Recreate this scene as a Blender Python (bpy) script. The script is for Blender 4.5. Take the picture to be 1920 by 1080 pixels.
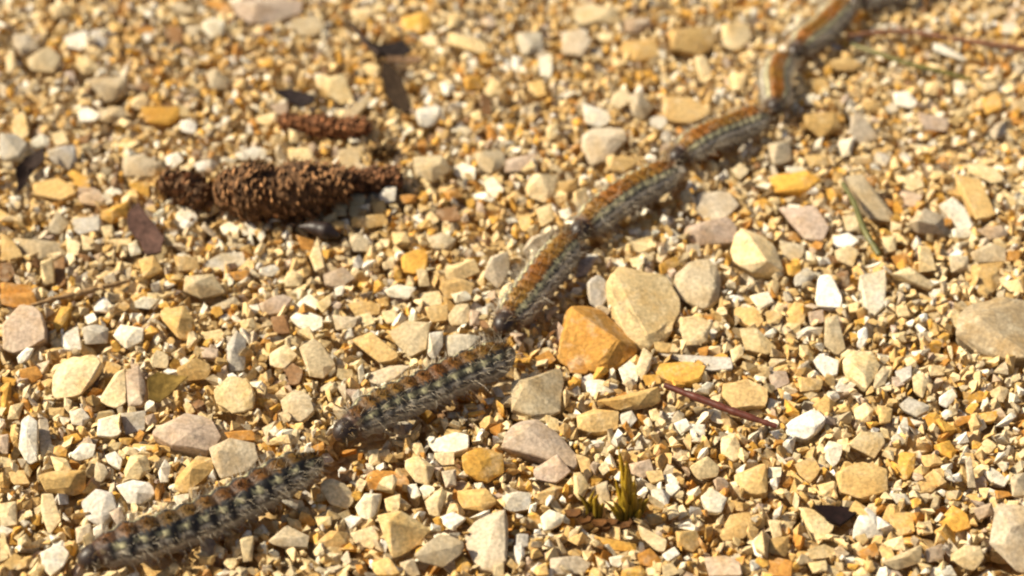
import bpy, bmesh, math, random
import numpy as np
from mathutils import Vector, Matrix, noise

# ------------------------------------------------------------------ clean
for o in list(bpy.data.objects):
    bpy.data.objects.remove(o)
scene = bpy.context.scene
col = scene.collection
# one Blender unit is one centimetre: the whole picture is about 14 cm wide
scene.unit_settings.system = 'METRIC'
scene.unit_settings.scale_length = 0.01

# ------------------------------------------------------------------ camera
DEP = math.radians(40.0)          # looks down by this angle
DIST = 25.0
TANH = 0.2816                     # tan of half the horizontal field of view
CAM = Vector((0.0, -DIST * math.cos(DEP), DIST * math.sin(DEP)))
cam_data = bpy.data.cameras.new('camera')
cam = bpy.data.objects.new('camera', cam_data)
col.objects.link(cam)
cam.location = CAM
cam.rotation_euler = (math.radians(90) - DEP, 0, 0)
cam_data.sensor_width = 36.0
cam_data.lens = 18.0 / TANH
cam_data.clip_start = 0.1
cam_data.clip_end = 3000.0
cam_data.dof.use_dof = True
cam_data.dof.focus_distance = 22.6
cam_data.dof.aperture_fstop = 0.19
scene.camera = cam

# ------------------------------------------------------------------ sky and sun
SUN_FROM = Vector((-0.84, 0.13, 0.78)).normalized()
elev = math.asin(SUN_FROM.z)
azim = math.atan2(SUN_FROM.x, SUN_FROM.y)
world = bpy.data.worlds.new('World')
scene.world = world
world.use_nodes = True
wn = world.node_tree.nodes
sky = wn.new('ShaderNodeTexSky')
sky.sky_type = 'NISHITA'
sky.sun_disc = False
sky.air_density = 0.8
sky.dust_density = 4.0
sky.ozone_density = 0.6
sky.sun_elevation = elev
sky.sun_rotation = azim
world.node_tree.links.new(sky.outputs[0], wn['Background'].inputs[0])
wn['Background'].inputs[1].default_value = 0.06
sun_data = bpy.data.lights.new('sun', 'SUN')
sun_data.energy = 4.6
sun_data.angle = math.radians(0.6)
sun_data.color = (1.0, 0.90, 0.70)
sun = bpy.data.objects.new('sun', sun_data)
col.objects.link(sun)
sun.rotation_euler = (-SUN_FROM).to_track_quat('-Z', 'Y').to_euler()
sun.location = (-20, 4, 22)

scene.view_settings.view_transform = 'Standard'
scene.view_settings.look = 'None'
scene.view_settings.gamma = 1.0
scene.view_settings.use_curve_mapping = False
scene.view_settings.exposure = 0.66
scene.cycles.filter_width = 2.2
scene.cycles.use_denoising = True
scene.cycles.max_bounces = 6

# ------------------------------------------------------------------ pixel -> place
RIGHT = Vector((1, 0, 0))
FWD = Vector((0, math.cos(DEP), -math.sin(DEP)))
UPV = Vector((0, math.sin(DEP), math.cos(DEP)))

def ray(px, py):
    return FWD + RIGHT * ((px - 960) / 960 * TANH) + UPV * ((540 - py) / 960 * TANH)

def on_z(px, py, z=0.0):
    """point of the ground (height z) seen at a photograph pixel"""
    d = ray(px, py)
    return CAM + d * ((z - CAM.z) / d.z)

def on_plane(px, py, p0, n):
    d = ray(px, py)
    return CAM + d * ((p0 - CAM).dot(n) / d.dot(n))

def px_size(py):
    """centimetres per photograph pixel at a row"""
    p = on_z(960, py)
    return (p - CAM).dot(FWD) * TANH / 960

# ------------------------------------------------------------------ materials
def new_mat(name):
    m = bpy.data.materials.new(name)
    m.use_nodes = True
    nt = m.node_tree
    return m, nt, nt.nodes['Principled BSDF']

def node(nt, kind, **kw):
    n = nt.nodes.new(kind)
    for k, v in kw.items():
        setattr(n, k, v)
    return n

def mixc(nt, mode, fac, a, b):
    n = nt.nodes.new('ShaderNodeMix')
    n.data_type = 'RGBA'
    n.blend_type = mode
    for sock, v in ((n.inputs[0], fac), (n.inputs[6], a), (n.inputs[7], b)):
        if hasattr(v, 'is_linked') or hasattr(v, 'links'):
            nt.links.new(v, sock)
        else:
            sock.default_value = v if not isinstance(v, tuple) else (*v, 1.0)
    return n.outputs[2]

def noise_fac(nt, vec, scale, lo, hi, detail=4.0, rough=0.6):
    t = node(nt, 'ShaderNodeTexNoise')
    t.inputs['Scale'].default_value = scale
    t.inputs['Detail'].default_value = detail
    t.inputs['Roughness'].default_value = rough
    nt.links.new(vec, t.inputs['Vector'])
    r = node(nt, 'ShaderNodeMapRange')
    r.inputs[1].default_value = 0.3
    r.inputs[2].default_value = 0.7
    r.inputs[3].default_value = lo
    r.inputs[4].default_value = hi
    r.clamp = True
    nt.links.new(t.outputs[0], r.inputs[0])
    return r.outputs[0], t.outputs[0]

def stone_material():
    m, nt, b = new_mat('limestone')
    at = node(nt, 'ShaderNodeAttribute', attribute_name='Col')
    geo = node(nt, 'ShaderNodeNewGeometry')
    pos = geo.outputs['Position']
    stain, _ = noise_fac(nt, pos, 2.6, -0.35, 0.72, 5.0, 0.65)
    c1 = mixc(nt, 'MULTIPLY', stain, at.outputs[0], (0.93, 0.76, 0.47))
    pale, _ = noise_fac(nt, pos, 4.0, -0.45, 0.38, 6.0, 0.7)
    c2 = mixc(nt, 'MIX', pale, c1, (0.78, 0.69, 0.50))
    speck, _ = noise_fac(nt, pos, 22.0, 0.62, 1.22, 4.0)
    c3 = mixc(nt, 'MULTIPLY', 1.0, c2, (1, 1, 1))
    mul = c3.node
    comb = node(nt, 'ShaderNodeCombineColor')
    for i in range(3):
        nt.links.new(speck, comb.inputs[i])
    nt.links.new(comb.outputs[0], mul.inputs[7])
    nt.links.new(c3, b.inputs['Base Color'])
    b.inputs['Roughness'].default_value = 0.82
    b.inputs['Specular IOR Level'].default_value = 0.3
    bump = node(nt, 'ShaderNodeBump')
    bump.inputs['Strength'].default_value = 0.55
    bump.inputs['Distance'].default_value = 0.03
    _, h = noise_fac(nt, pos, 14.0, 0, 1, 6.0, 0.7)
    nt.links.new(h, bump.inputs['Height'])
    nt.links.new(bump.outputs[0], b.inputs['Normal'])
    return m

def attr_material(name, rough, spec=0.4, nscale=18.0, lo=0.75, hi=1.15, bump_s=0.3, trans=0.0, sheen=0.0):
    m, nt, b = new_mat(name)
    at = node(nt, 'ShaderNodeAttribute', attribute_name='Col')
    geo = node(nt, 'ShaderNodeNewGeometry')
    f, h = noise_fac(nt, geo.outputs['Position'], nscale, lo, hi, 4.0)
    comb = node(nt, 'ShaderNodeCombineColor')
    for i in range(3):
        nt.links.new(f, comb.inputs[i])
    c = mixc(nt, 'MULTIPLY', 1.0, at.outputs[0], comb.outputs[0])
    nt.links.new(c, b.inputs['Base Color'])
    b.inputs['Roughness'].default_value = rough
    b.inputs['Specular IOR Level'].default_value = spec
    if sheen:
        b.inputs['Sheen Weight'].default_value = sheen
    if bump_s:
        bump = node(nt, 'ShaderNodeBump')
        bump.inputs['Strength'].default_value = bump_s
        bump.inputs['Distance'].default_value = 0.02
        nt.links.new(h, bump.inputs['Height'])
        nt.links.new(bump.outputs[0], b.inputs['Normal'])
    if trans:
        tr = node(nt, 'ShaderNodeBsdfTranslucent')
        nt.links.new(c, tr.inputs[0])
        mx = node(nt, 'ShaderNodeMixShader')
        mx.inputs[0].default_value = trans
        nt.links.new(b.outputs[0], mx.inputs[1])
        nt.links.new(tr.outputs[0], mx.inputs[2])
        nt.links.new(mx.outputs[0], nt.nodes['Material Output'].inputs[0])
    return m

M_STONE = stone_material()
M_SKIN = attr_material('caterpillar_skin', 0.55, 0.35, 26.0, 0.65, 1.2, 0.35)
M_HEAD = attr_material('head_shell', 0.42, 0.4, 20.0, 0.8, 1.1, 0.05)
M_HAIR = attr_material('hair', 0.5, 0.35, 8.0, 0.85, 1.1, 0.0, 0.25)
M_LEAF = attr_material('dry_leaf', 0.75, 0.15, 9.0, 0.55, 1.3, 0.5)
M_NEEDLE = attr_material('needle', 0.45, 0.4, 12.0, 0.7, 1.2, 0.25)
M_CATKIN = attr_material('catkin', 0.8, 0.25, 16.0, 0.55, 1.35, 0.5)
M_MOSS = attr_material('moss', 0.55, 0.35, 14.0, 0.7, 1.25, 0.2, 0.3)

def ground_material():
    m, nt, b = new_mat('gravel_bed')
    geo = node(nt, 'ShaderNodeNewGeometry')
    pos = geo.outputs['Position']
    v = node(nt, 'ShaderNodeTexVoronoi')
    v.inputs['Scale'].default_value = 7.0
    nt.links.new(pos, v.inputs['Vector'])
    ramp = node(nt, 'ShaderNodeValToRGB')
    els = ramp.color_ramp.elements
    els[0].position, els[0].color = 0.0, (0.40, 0.24, 0.09, 1)
    els[1].position, els[1].color = 1.0, (0.66, 0.54, 0.34, 1)
    e = els.new(0.5)
    e.color = (0.55, 0.37, 0.16, 1)
    sep = node(nt, 'ShaderNodeSeparateColor')
    nt.links.new(v.outputs['Color'], sep.inputs[0])
    nt.links.new(sep.outputs[0], ramp.inputs[0])
    nt.links.new(ramp.outputs[0], b.inputs['Base Color'])
    b.inputs['Roughness'].default_value = 0.9
    bump = node(nt, 'ShaderNodeBump')
    bump.inputs['Strength'].default_value = 1.0
    bump.inputs['Distance'].default_value = 0.12
    bump.invert = True
    nt.links.new(v.outputs['Distance'], bump.inputs['Height'])
    nt.links.new(bump.outputs[0], b.inputs['Normal'])
    return m

M_GROUND = ground_material()

# ------------------------------------------------------------------ mesh helpers
def mesh_from(name, V, F, C, mats, smooth=False, sharp=None, mat_idx=None):
    me = bpy.data.meshes.new(name)
    me.from_pydata([tuple(v) for v in V], [], F)
    at = me.attributes.new('Col', 'FLOAT_COLOR', 'POINT')
    C = np.asarray(C, dtype=np.float32)
    if C.ndim == 1:
        C = np.tile(C, (len(me.vertices), 1))
    rgba = np.ones((len(me.vertices), 4), dtype=np.float32)
    rgba[:, :3] = C[:, :3]
    at.data.foreach_set('color', rgba.ravel())
    for m in mats:
        me.materials.append(m)
    if mat_idx is not None:
        me.polygons.foreach_set('material_index', mat_idx)
    if smooth:
        me.polygons.foreach_set('use_smooth', [True] * len(me.polygons))
        if sharp:
            me.set_sharp_from_angle(angle=sharp)
    me.update()
    return me

def tri_mesh(name, V, T, C, mats, smooth=False):
    """fast route for big triangle meshes; V (n,3) T (m,3) C (n,3)"""
    me = bpy.data.meshes.new(name)
    V = np.asarray(V, np.float32)
    T = np.asarray(T, np.int32)
    me.vertices.add(len(V))
    me.vertices.foreach_set('co', V.ravel())
    me.loops.add(T.size)
    me.loops.foreach_set('vertex_index', T.ravel())
    me.polygons.add(len(T))
    me.polygons.foreach_set('loop_start', np.arange(0, T.size, 3, dtype=np.int32))
    me.update(calc_edges=True)
    at = me.attributes.new('Col', 'FLOAT_COLOR', 'POINT')
    rgba = np.ones((len(V), 4), np.float32)
    rgba[:, :3] = C
    at.data.foreach_set('color', rgba.ravel())
    for m in mats:
        me.materials.append(m)
    me.polygons.foreach_set('use_smooth', [smooth] * len(T))
    me.validate()
    return me

def link(name, me, parent=None, loc=None):
    o = bpy.data.objects.new(name, me)
    col.objects.link(o)
    if loc is not None:
        o.location = loc
    if parent is not None:
        o.parent = parent
    return o

def tag(o, label=None, cat=None, group=None, kind=None):
    if label: o['label'] = label
    if cat: o['category'] = cat
    if group: o['group'] = group
    if kind: o['kind'] = kind
    return o

def centred(V):
    """base point of a set of vertices, to be used as an object's origin"""
    V = np.asarray(V, float)
    c = (V.max(0) + V.min(0)) / 2
    c[2] = V[:, 2].min()
    return Vector(c)

# ------------------------------------------------------------------ the ground sheet
def build_ground():
    S = 1500.0
    me = mesh_from('ground', [(-S, -S, -0.40), (S, -S, -0.40), (S, S, -0.40), (-S, S, -0.40)],
                   [(0, 1, 2, 3)], (0.5, 0.35, 0.15), [M_GROUND])
    tag(link('ground', me), kind='structure')

build_ground()

# ------------------------------------------------------------------ gravel: the stones one can point at
PAL = {
    'W': ((0.80, 0.74, 0.61), 'white'),
    'C': ((0.73, 0.57, 0.32), 'cream'),
    'T': ((0.50, 0.40, 0.25), 'dull tan'),
    'S': ((0.61, 0.41, 0.165), 'sandy'),
    'Y': ((0.64, 0.36, 0.07), 'yellow ochre'),
    'O': ((0.50, 0.24, 0.05), 'orange'),
    'G': ((0.52, 0.47, 0.39), 'grey'),
    'D': ((0.54, 0.44, 0.30), 'greyish beige'),
    'P': ((0.50, 0.38, 0.28), 'pinkish grey'),
    'B': ((0.26, 0.14, 0.06), 'brown'),
}
# outlines in tiles of the photograph, one unit is 2.5 photograph pixels
TILES = {
 (0, 0): """W 48,28 64,23 67,33 58,38 48,34|G 67,24 76,21 81,27 80,36 70,35|W 151,17 160,13 169,16 168,25 159,28 152,22|
 D 64,60 80,58 95,58 94,68 85,76 79,76 73,67|W 58,83 65,80 75,85 72,90 60,91|W 135,91 142,89 148,94 145,100 136,98|
 C 9,90 17,82 20,88 22,100 17,105 9,98|C 64,5 82,6 80,10 68,10|D 126,4 136,1 144,7 143,10 128,9|O 150,0 170,2 175,8 168,12 160,6|
 Y 106,80 135,80 134,88 126,94 110,92|D 154,54 163,50 175,62 170,67 158,66|W 106,27 111,24 116,29 112,32|T 20,44 36,34 46,42 40,54 24,52|
 D 10,26 22,26 30,38 16,42 10,34|C 36,4 52,2 54,12 40,14|C 3,42 10,36 12,50 6,58|O 96,22 114,20 118,24 100,26|B 124,20 136,19 138,33 124,33|
 D 140,20 150,19 150,28 141,28|W 173,28 180,26 185,29 180,31|B 100,64 110,60 113,66 104,70|C 97,76 106,70 112,74 108,82 99,82|
 C 56,48 64,40 74,50 74,54 62,56|P 174,0 228,0 226,10 205,16 188,18 176,8|C 13,67 22,66 26,71 20,74|D 0,62 5,64 5,73 0,75|
 G 0,100 14,101 20,108 17,120 0,122|W 22,107 32,101 38,104 36,109 24,112|C 38,100 48,98 52,107 42,110|T 74,82 92,80 94,87 82,92 74,90|B 56,105 66,100 74,98 64,108""",
 (480, 0): """T 26,14 46,12 52,20 44,26 32,26 28,20|D 0,12 12,6 22,10 16,18 0,22|C 70,8 86,5 90,13 80,17 72,14|O 64,3 74,4 72,8 65,7|O 112,27 120,27 120,32 113,32|
 C 122,28 134,26 138,34 126,35|C 144,24 158,26 170,31 175,37 168,40 148,33|C 78,49 86,47 93,50 92,56 84,57 79,53|Y 84,58 92,58 93,66 84,65|
 C 52,58 66,56 68,66 74,74 64,78 53,70|W 120,83 126,79 138,79 140,87 133,95 122,94|W 145,96 156,94 163,98 158,102 148,100|C 171,68 178,58 184,63 180,70 174,73|
 W 138,63 142,60 146,68 144,72 140,70|B 167,70 176,72 177,86 170,86|C 159,86 168,82 170,90 163,91|O 172,95 178,92 182,104 174,106|Y 155,58 168,56 172,66 158,68|
 D 64,86 82,72 86,76 74,88 66,90|G 38,80 66,82 62,86 40,84|C 0,88 14,84 16,92 8,94 0,92|Y 0,44 12,44 13,50 4,50|C 24,97 34,97 34,106 26,108|C 44,56 54,56 56,68 46,66|
 P 10,78 24,76 24,86 16,86|C 88,4 97,2 98,8 90,9|C 144,12 154,8 152,20 144,22|Y 108,14 128,8 132,16 124,24 110,22""",
 (960, 0): """T 46,6 60,2 80,10 82,18 64,20 47,18|P 84,14 102,13 106,20 96,25 86,24|S 82,30 108,30 112,42 92,46 84,38|S 118,22 150,20 152,32 142,42 120,36|
 C 157,18 176,18 180,28 170,38 158,34|W 19,44 30,40 31,52 28,58 21,56|G 4,24 22,24 24,38 10,42 4,34|D 36,24 54,22 60,30 54,42 38,40|C 64,25 76,25 76,31 66,31|
 D 58,36 68,35 68,44 60,45|W 110,38 115,37 115,44 110,44|C 137,42 145,42 150,56 142,62 138,50|W 53,77 73,83 74,92 66,95 55,92 56,82|G 103,88 114,86 117,91 112,97 103,94|
 S 112,72 136,74 150,84 134,92 114,90|D 88,72 96,68 106,80 100,90 90,86|C 76,70 86,66 90,74 80,82 74,78|D 52,102 62,96 84,96 86,104 75,110 70,120 60,124 53,116|
 C 25,95 34,92 35,103 27,106|S 12,62 24,60 26,70 14,74|D 4,82 20,76 22,84 8,88|W 153,66 160,66 160,72 154,72|C 133,60 138,60 138,66 133,66|C 166,56 176,54 174,68 164,68|
 Y 157,10 164,9 166,14 158,15|W 0,42 7,42 7,54 0,56|Y 92,54 106,53 110,58 96,60""",
 (1440, 0): """W 123,32 134,34 150,44 148,48 134,42 124,38|W 93,70 104,68 113,76 108,81 96,79|W 174,18 186,17 187,24 176,25|C 156,8 172,5 174,12 158,13|C 76,11 90,8 92,14 82,17|
 D 62,86 68,84 76,92 83,104 70,108 62,100|W 52,106 66,102 62,116 56,118|W 88,80 95,77 98,83 91,85|W 139,65 148,63 150,70 141,72|C 140,82 150,80 150,88 142,88|S 70,76 84,76 86,84 72,84|
 O 81,86 90,86 90,89 82,89|Y 160,74 174,72 176,80 164,86|O 182,88 192,86 192,94 184,94|C 160,62 172,60 173,68 162,68|W 26,72 36,70 35,78 28,79|S 30,60 44,58 46,68 36,70|
 S 26,86 50,84 56,96 40,104 28,94|D 166,94 178,90 180,100 170,104|S 45,46 60,42 72,48 64,54 50,52|T 0,108 16,106 18,120 4,124|C 118,62 128,60 134,66 126,72 118,70|P 112,84 136,88 134,98 118,98""",
 (0, 270): """G 36,4 56,0 58,12 52,20 40,14 36,10|C 0,14 10,14 10,20 0,20|Y 50,22 56,19 66,25 68,33 60,35 52,28|S 24,30 44,24 58,36 46,42 26,38|C 22,25 30,20 33,27 24,29|
 D 92,10 108,8 120,14 116,24 92,24|W 124,9 134,6 137,12 130,18 125,15|W 144,14 156,12 164,14 160,20 148,20|W 176,8 190,2 200,4 198,12 182,12|C 134,17 141,15 143,21 136,22|
 C 168,18 184,14 184,24 172,26|W 78,36 86,31 92,37 84,41|P 58,38 74,34 80,42 72,46 60,44|Y 96,29 112,28 112,40 100,36|D 36,60 44,50 52,60 44,68 36,66|G 54,56 74,54 74,64 60,68 54,62|
 Y 76,50 96,42 98,54 84,60 76,56|C 76,62 84,60 86,70 78,70|W 130,54 138,47 148,50 147,60 138,64 131,60|C 76,72 98,70 100,76 86,76|W 96,76 103,72 106,82 98,84|T 10,70 48,74 50,84 30,88 14,80|
 S 0,66 10,72 18,84 0,88|C 31,88 40,86 40,104 32,107|B 40,88 48,84 50,104 42,108|W 165,62 172,58 180,62 178,67 168,68|W 182,60 186,56 193,63 192,68 182,68|G 152,90 166,82 182,80 184,90 168,95 155,94|
 S 130,84 148,84 150,94 134,96|S 104,86 116,84 122,94 108,100|O 172,96 186,94 188,102 176,103|C 60,68 70,70 72,78 62,80|C 50,70 60,74 58,84 50,82|B 58,82 68,84 66,90 60,88|B 0,90 8,88 12,98 4,104 0,102|
 O 0,104 22,106 26,112 10,116 0,114|W 6,40 16,39 16,42 8,43|C 122,68 130,68 132,76 124,77|C 78,87 86,87 86,90 79,90|D 92,95 98,92 100,100 94,103|Y 124,98 132,98 132,105 126,104|T 138,98 160,98 170,112 150,116 138,110|C 0,54 12,54 12,58 0,58""",
 (480, 270): """C 62,4 78,2 78,14 68,18 62,12|C 24,4 40,2 44,12 32,18 24,10|C 118,10 140,8 146,20 132,28 120,22|W 148,17 156,14 165,18 164,27 150,25|W 170,28 177,24 186,34 180,41 173,36|
 D 164,6 184,4 188,16 176,22 166,16|W 92,38 98,32 105,33 104,42 98,45 93,42|C 69,38 82,37 82,42 76,44 76,56 70,54|C 56,46 66,41 68,54 58,54|S 72,54 96,52 100,60 84,64 72,62|S 86,44 96,42 98,52 88,52|
 W 62,57 70,56 70,66 64,66|D 70,70 76,67 86,72 84,80 72,80|C 101,66 114,66 115,74 104,76|W 118,54 124,52 127,62 120,64|Y 108,84 122,78 130,84 126,96 110,96|D 128,70 140,66 150,72 144,82 132,78|
 B 132,50 150,46 154,56 140,60|O 141,36 152,33 154,39 144,42|W 164,82 170,79 174,86 168,89|C 142,92 164,86 168,96 150,104 142,100|D 176,84 190,80 190,96 182,108 170,98|W 2,94 14,90 18,94 12,100 2,98|
 C 21,100 28,94 36,100 34,106 22,107|C 40,84 46,70 52,92 44,96|O 30,68 44,72 42,80 34,79|W 23,74 28,72 29,78 24,79|C 94,89 104,86 105,93 96,94|P 50,98 66,92 74,100 64,108 52,106|C 120,94 128,94 130,106 122,107|
 S 138,104 150,100 164,104 160,116 142,116|C 64,84 72,86 74,92 64,92|S 176,74 186,72 188,80 178,80|O 108,38 122,38 120,44 110,45""",
 (960, 270): """P -4,12 18,6 18,16 8,20 -6,22|C 10,34 16,22 34,24 32,36 24,44 12,40|C 2,22 8,24 8,32 2,30|S 34,28 48,26 50,34 38,38|C 46,36 56,32 58,40 50,48 46,44|W 66,26 74,27 72,33 67,32|W 35,50 44,48 45,53 37,55|
 C 18,48 30,44 32,56 22,62|S 4,54 14,52 14,64 6,66|S 70,12 84,8 96,12 84,20 72,20|C 126,36 132,33 137,40 132,46 127,44|C 165,20 172,14 178,20 172,26|D 168,28 176,30 176,38 168,36|D 140,36 164,36 170,46 160,56 140,56 136,46|
 P 130,62 160,54 170,62 166,74 140,76 130,70|C 172,62 184,68 196,74 204,94 196,96 180,96 166,88 164,76|D 122,98 134,88 148,84 156,96 156,116 146,124 130,118 122,110|T 72,96 88,92 116,100 126,116 122,140 102,154 92,148 76,124|
 Y 110,90 124,84 126,90 112,99|G 56,104 64,98 70,102 72,116 66,124 58,120|C 80,74 106,68 108,80 92,84 80,80|B 109,74 115,74 115,80 109,80|S 96,57 105,56 105,64 96,65|P 50,86 64,84 56,98 48,100|C 88,86 96,84 98,92 90,92|D 130,76 140,74 142,84 132,86|
 Y 178,44 190,40 196,46 186,50|D 14,70 30,64 30,70 16,82 4,84""",
 (1440, 270): """S 28,8 46,8 48,16 32,17|W 13,17 26,17 28,21 22,23 14,21|C 62,10 78,8 76,15 62,15|Y 0,24 28,20 40,26 30,34 6,36|C 96,24 116,26 117,32 108,35 98,30|P 8,48 36,46 46,62 42,72 28,72 14,56|T 58,24 70,22 80,40 96,54 94,59 76,56 66,40|
 O 72,26 82,23 82,30 74,32|O 80,38 94,42 96,49 82,48|P 98,34 116,38 112,46 98,48|D 105,59 118,48 132,54 134,68 112,67|W 128,46 138,40 148,48 154,62 146,66 136,56|W 136,64 150,62 156,69 140,71|P 156,64 176,60 180,68 166,72|D 152,82 166,74 178,78 178,88 154,90|
 S 153,90 177,88 174,104 168,112 154,106|S 140,22 160,26 172,52 156,56 146,36|C 148,14 170,18 178,26 168,30 152,22|C 142,7 152,6 152,12 143,11|C 50,80 60,76 68,80 64,92 52,88|W 48,70 60,66 68,72 60,78 50,76|C 56,54 68,52 70,64 58,66|D 8,72 28,76 26,86 12,88|
 C 86,70 96,68 96,80 88,82|C 112,76 122,78 126,94 114,96|O 92,84 104,82 104,90 94,92|D 136,84 150,84 150,94 138,96|W 69,98 88,94 89,110 88,122 80,130 74,124|C 92,98 106,92 126,106 122,109 104,100|G 20,98 30,92 36,98 28,106 20,106|
 W 38,98 48,98 50,104 56,114 54,122 36,122 35,110|S 38,92 48,94 46,98 40,98|B 50,98 60,94 62,106 54,110|Y 13,90 24,88 25,98 16,99|W 36,84 46,86 47,90 38,90|C 176,104 192,100 192,112 178,110|C 180,70 190,69 189,77 182,77|O 180,80 190,80 188,88 180,87""",
 (0, 540): """O 0,4 26,2 28,12 10,15 0,12|P 0,28 14,12 26,14 34,28 34,38 18,46 10,50 2,46|Y 39,28 46,14 54,14 48,26 42,33|W 70,12 78,6 84,12 80,18 70,17|W 63,22 70,18 73,24 66,27|W 101,10 108,6 120,8 112,16 102,15|C 112,10 128,2 132,4 120,10|S 88,14 94,9 98,14 94,18 88,18|
 W 46,36 58,28 61,46 52,47 46,43|G 61,30 72,27 81,30 81,41 64,42|W 84,36 90,27 108,30 106,40 96,46 90,42|S 121,16 138,12 146,24 142,38 134,38 122,26|C 150,34 166,30 170,38 156,42|C 178,26 190,22 192,30 182,32|W 164,22 172,18 176,22 168,26|G 170,42 178,32 185,38 184,62 172,62 170,54|
 C 112,54 118,46 126,50 126,60 114,60|S 132,60 146,52 158,58 156,68 140,70 132,64|P 150,44 164,46 164,54 152,52|C 42,60 52,52 70,50 76,56 62,72 60,80 42,84 38,76|B 62,66 76,58 74,72 64,76|C 76,82 86,64 94,60 94,86 86,90 76,86|P 94,64 104,58 110,72 108,86 96,88|
 C 160,76 170,66 184,68 190,76 190,90 174,94 162,86|W 12,52 20,44 25,45 22,54 14,57|O 14,62 28,58 32,66 24,72 16,68|W 52,92 62,90 68,98 62,104 54,102|C 48,82 54,84 52,94 48,90|W 74,98 88,94 90,106 92,108 84,112 72,110|G 90,94 110,92 108,106 94,110|
 W 16,100 22,94 28,100 28,130 20,132 14,120|D 28,94 36,98 40,120 30,128|P 118,104 140,94 158,98 166,112 156,122 130,118 114,110|O 168,108 190,106 192,114 172,114|Y 0,74 8,70 8,92 0,96|C 8,88 18,86 14,98 6,98|S 36,90 48,90 48,96 38,98|T 158,14 176,6 180,12 168,18 158,16""",
 (480, 540): """W 26,22 34,16 50,22 50,29 40,34 30,28|W 30,12 40,4 48,10 44,18 34,16|C 44,12 56,4 56,12 50,18|W 58,0 66,-2 66,6 60,6|W 96,2 106,-3 120,0 114,8 100,7|S 68,12 80,9 94,12 92,20 76,22|C 77,20 86,18 89,26 80,29|W 64,33 72,30 74,36 66,39|D 57,20 76,22 74,30 60,32|
 C 94,18 104,16 106,24 98,27|T 100,32 114,24 132,26 128,46 116,52 104,40|S 72,38 86,32 104,46 108,52 92,56 76,44|C 144,20 150,12 160,12 160,26 146,28|P 160,16 168,18 168,28 160,28|W 128,50 130,34 140,32 140,44 134,54|G 140,36 152,34 168,36 164,46 146,52|
 C 32,44 44,38 54,46 60,58 50,68 40,66 38,56|C 10,50 22,42 32,50 22,60 10,58|B 20,60 28,56 36,62 32,72 22,72|W 76,60 80,56 82,66 78,72|D 84,64 100,58 116,58 106,66 92,72 84,70|D 18,84 28,76 40,80 44,92 34,100 22,98|C 36,72 46,70 46,74 38,76|C 50,76 60,70 62,76 54,80|
 C 120,4 138,2 140,12 126,14|S 126,14 144,12 144,24 132,26|W 146,4 158,2 162,8 150,12|P 2,12 20,4 28,8 20,18 6,20|B 10,22 24,20 26,34 14,34""",
 (960, 540): """O 38,22 50,12 66,16 88,36 94,48 82,58 66,62 52,62 34,52|O 40,54 54,48 62,54 56,64 44,64|O 17,52 28,46 34,54 24,60|C 126,22 140,20 150,26 146,40 130,44 126,34|W 178,6 192,2 196,10 186,16|S 166,16 182,14 190,24 184,30 168,24|C 170,30 184,30 198,44 192,50 176,46|S 107,40 120,42 118,48 108,48|
 Y 106,56 130,54 146,58 142,68 122,72 108,66|G 108,48 140,48 164,52 166,60 148,62 144,56 120,52|C 92,62 98,44 106,50 104,60 98,68|W 80,60 88,54 96,60 94,70 84,72|W 55,70 66,68 80,72 78,78 62,82 56,78|Y 98,66 110,64 112,72 100,73|S 64,84 88,78 110,74 111,86 96,92 78,92|
 S 48,96 62,90 80,92 80,106 62,110 50,106|G 81,94 90,92 94,98 88,104 82,102|T 0,70 36,60 40,70 36,94 14,96 0,90|C 0,94 26,92 29,97 26,100 0,99|W 45,76 50,72 52,80 47,82|W 136,78 146,70 152,72 148,80|W 144,92 154,90 162,98 158,102 150,100|S 158,72 176,68 192,76 190,88 166,90 158,82|
 W 120,102 130,98 136,104 126,110|C 102,92 108,90 112,98 104,100|C 164,46 172,42 174,50 166,56|P 0,102 20,98 34,108 50,126 46,136 34,132 10,124 -8,118""",
 (1440, 540): """W 20,34 30,28 42,30 40,36 22,38|T 42,24 52,20 56,34 58,46 50,50 42,42|S 13,18 20,10 28,12 28,26 20,30 14,26|P 30,18 42,16 42,26 32,28|W 34,54 40,49 53,54 52,64 44,67 38,61|C 56,54 64,47 78,48 84,58 80,68 74,76 68,70 60,64|D 80,66 86,58 92,62 88,72 78,76|W 50,74 56,66 66,73 60,78 52,78|
 W 68,32 74,29 76,40 70,46 67,44|W 60,34 66,32 67,36 61,36|C 92,34 104,32 104,40 94,40|G 95,62 108,58 108,68 98,72|C 108,66 116,63 120,70 116,82 109,78|G 98,88 106,82 122,88 120,92 112,96 102,91|W 128,82 138,75 142,82 134,90 128,87|W 170,104 182,93 186,96 180,104|
 T 142,28 152,10 192,8 200,10 200,54 180,52 156,44 140,38|C 120,58 131,58 132,65 122,66|W 12,104 22,96 34,90 44,98 38,106 28,114 14,110|S 34,88 44,80 50,86 46,96 38,92|C 64,90 74,86 80,92 78,100 66,102|D 112,34 122,32 124,40 114,40|C 60,12 68,10 68,18 61,18|S 82,88 94,90 92,100 84,102|
 O 98,96 110,98 110,106 100,104|Y 117,96 126,92 131,100 122,106|P 0,62 14,62 16,72 4,76|S 22,66 42,68 40,76 24,78|C 96,16 104,12 106,20 98,22|C 134,20 140,16 142,22 136,24|Y 156,94 174,92 170,100 160,100""",
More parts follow.
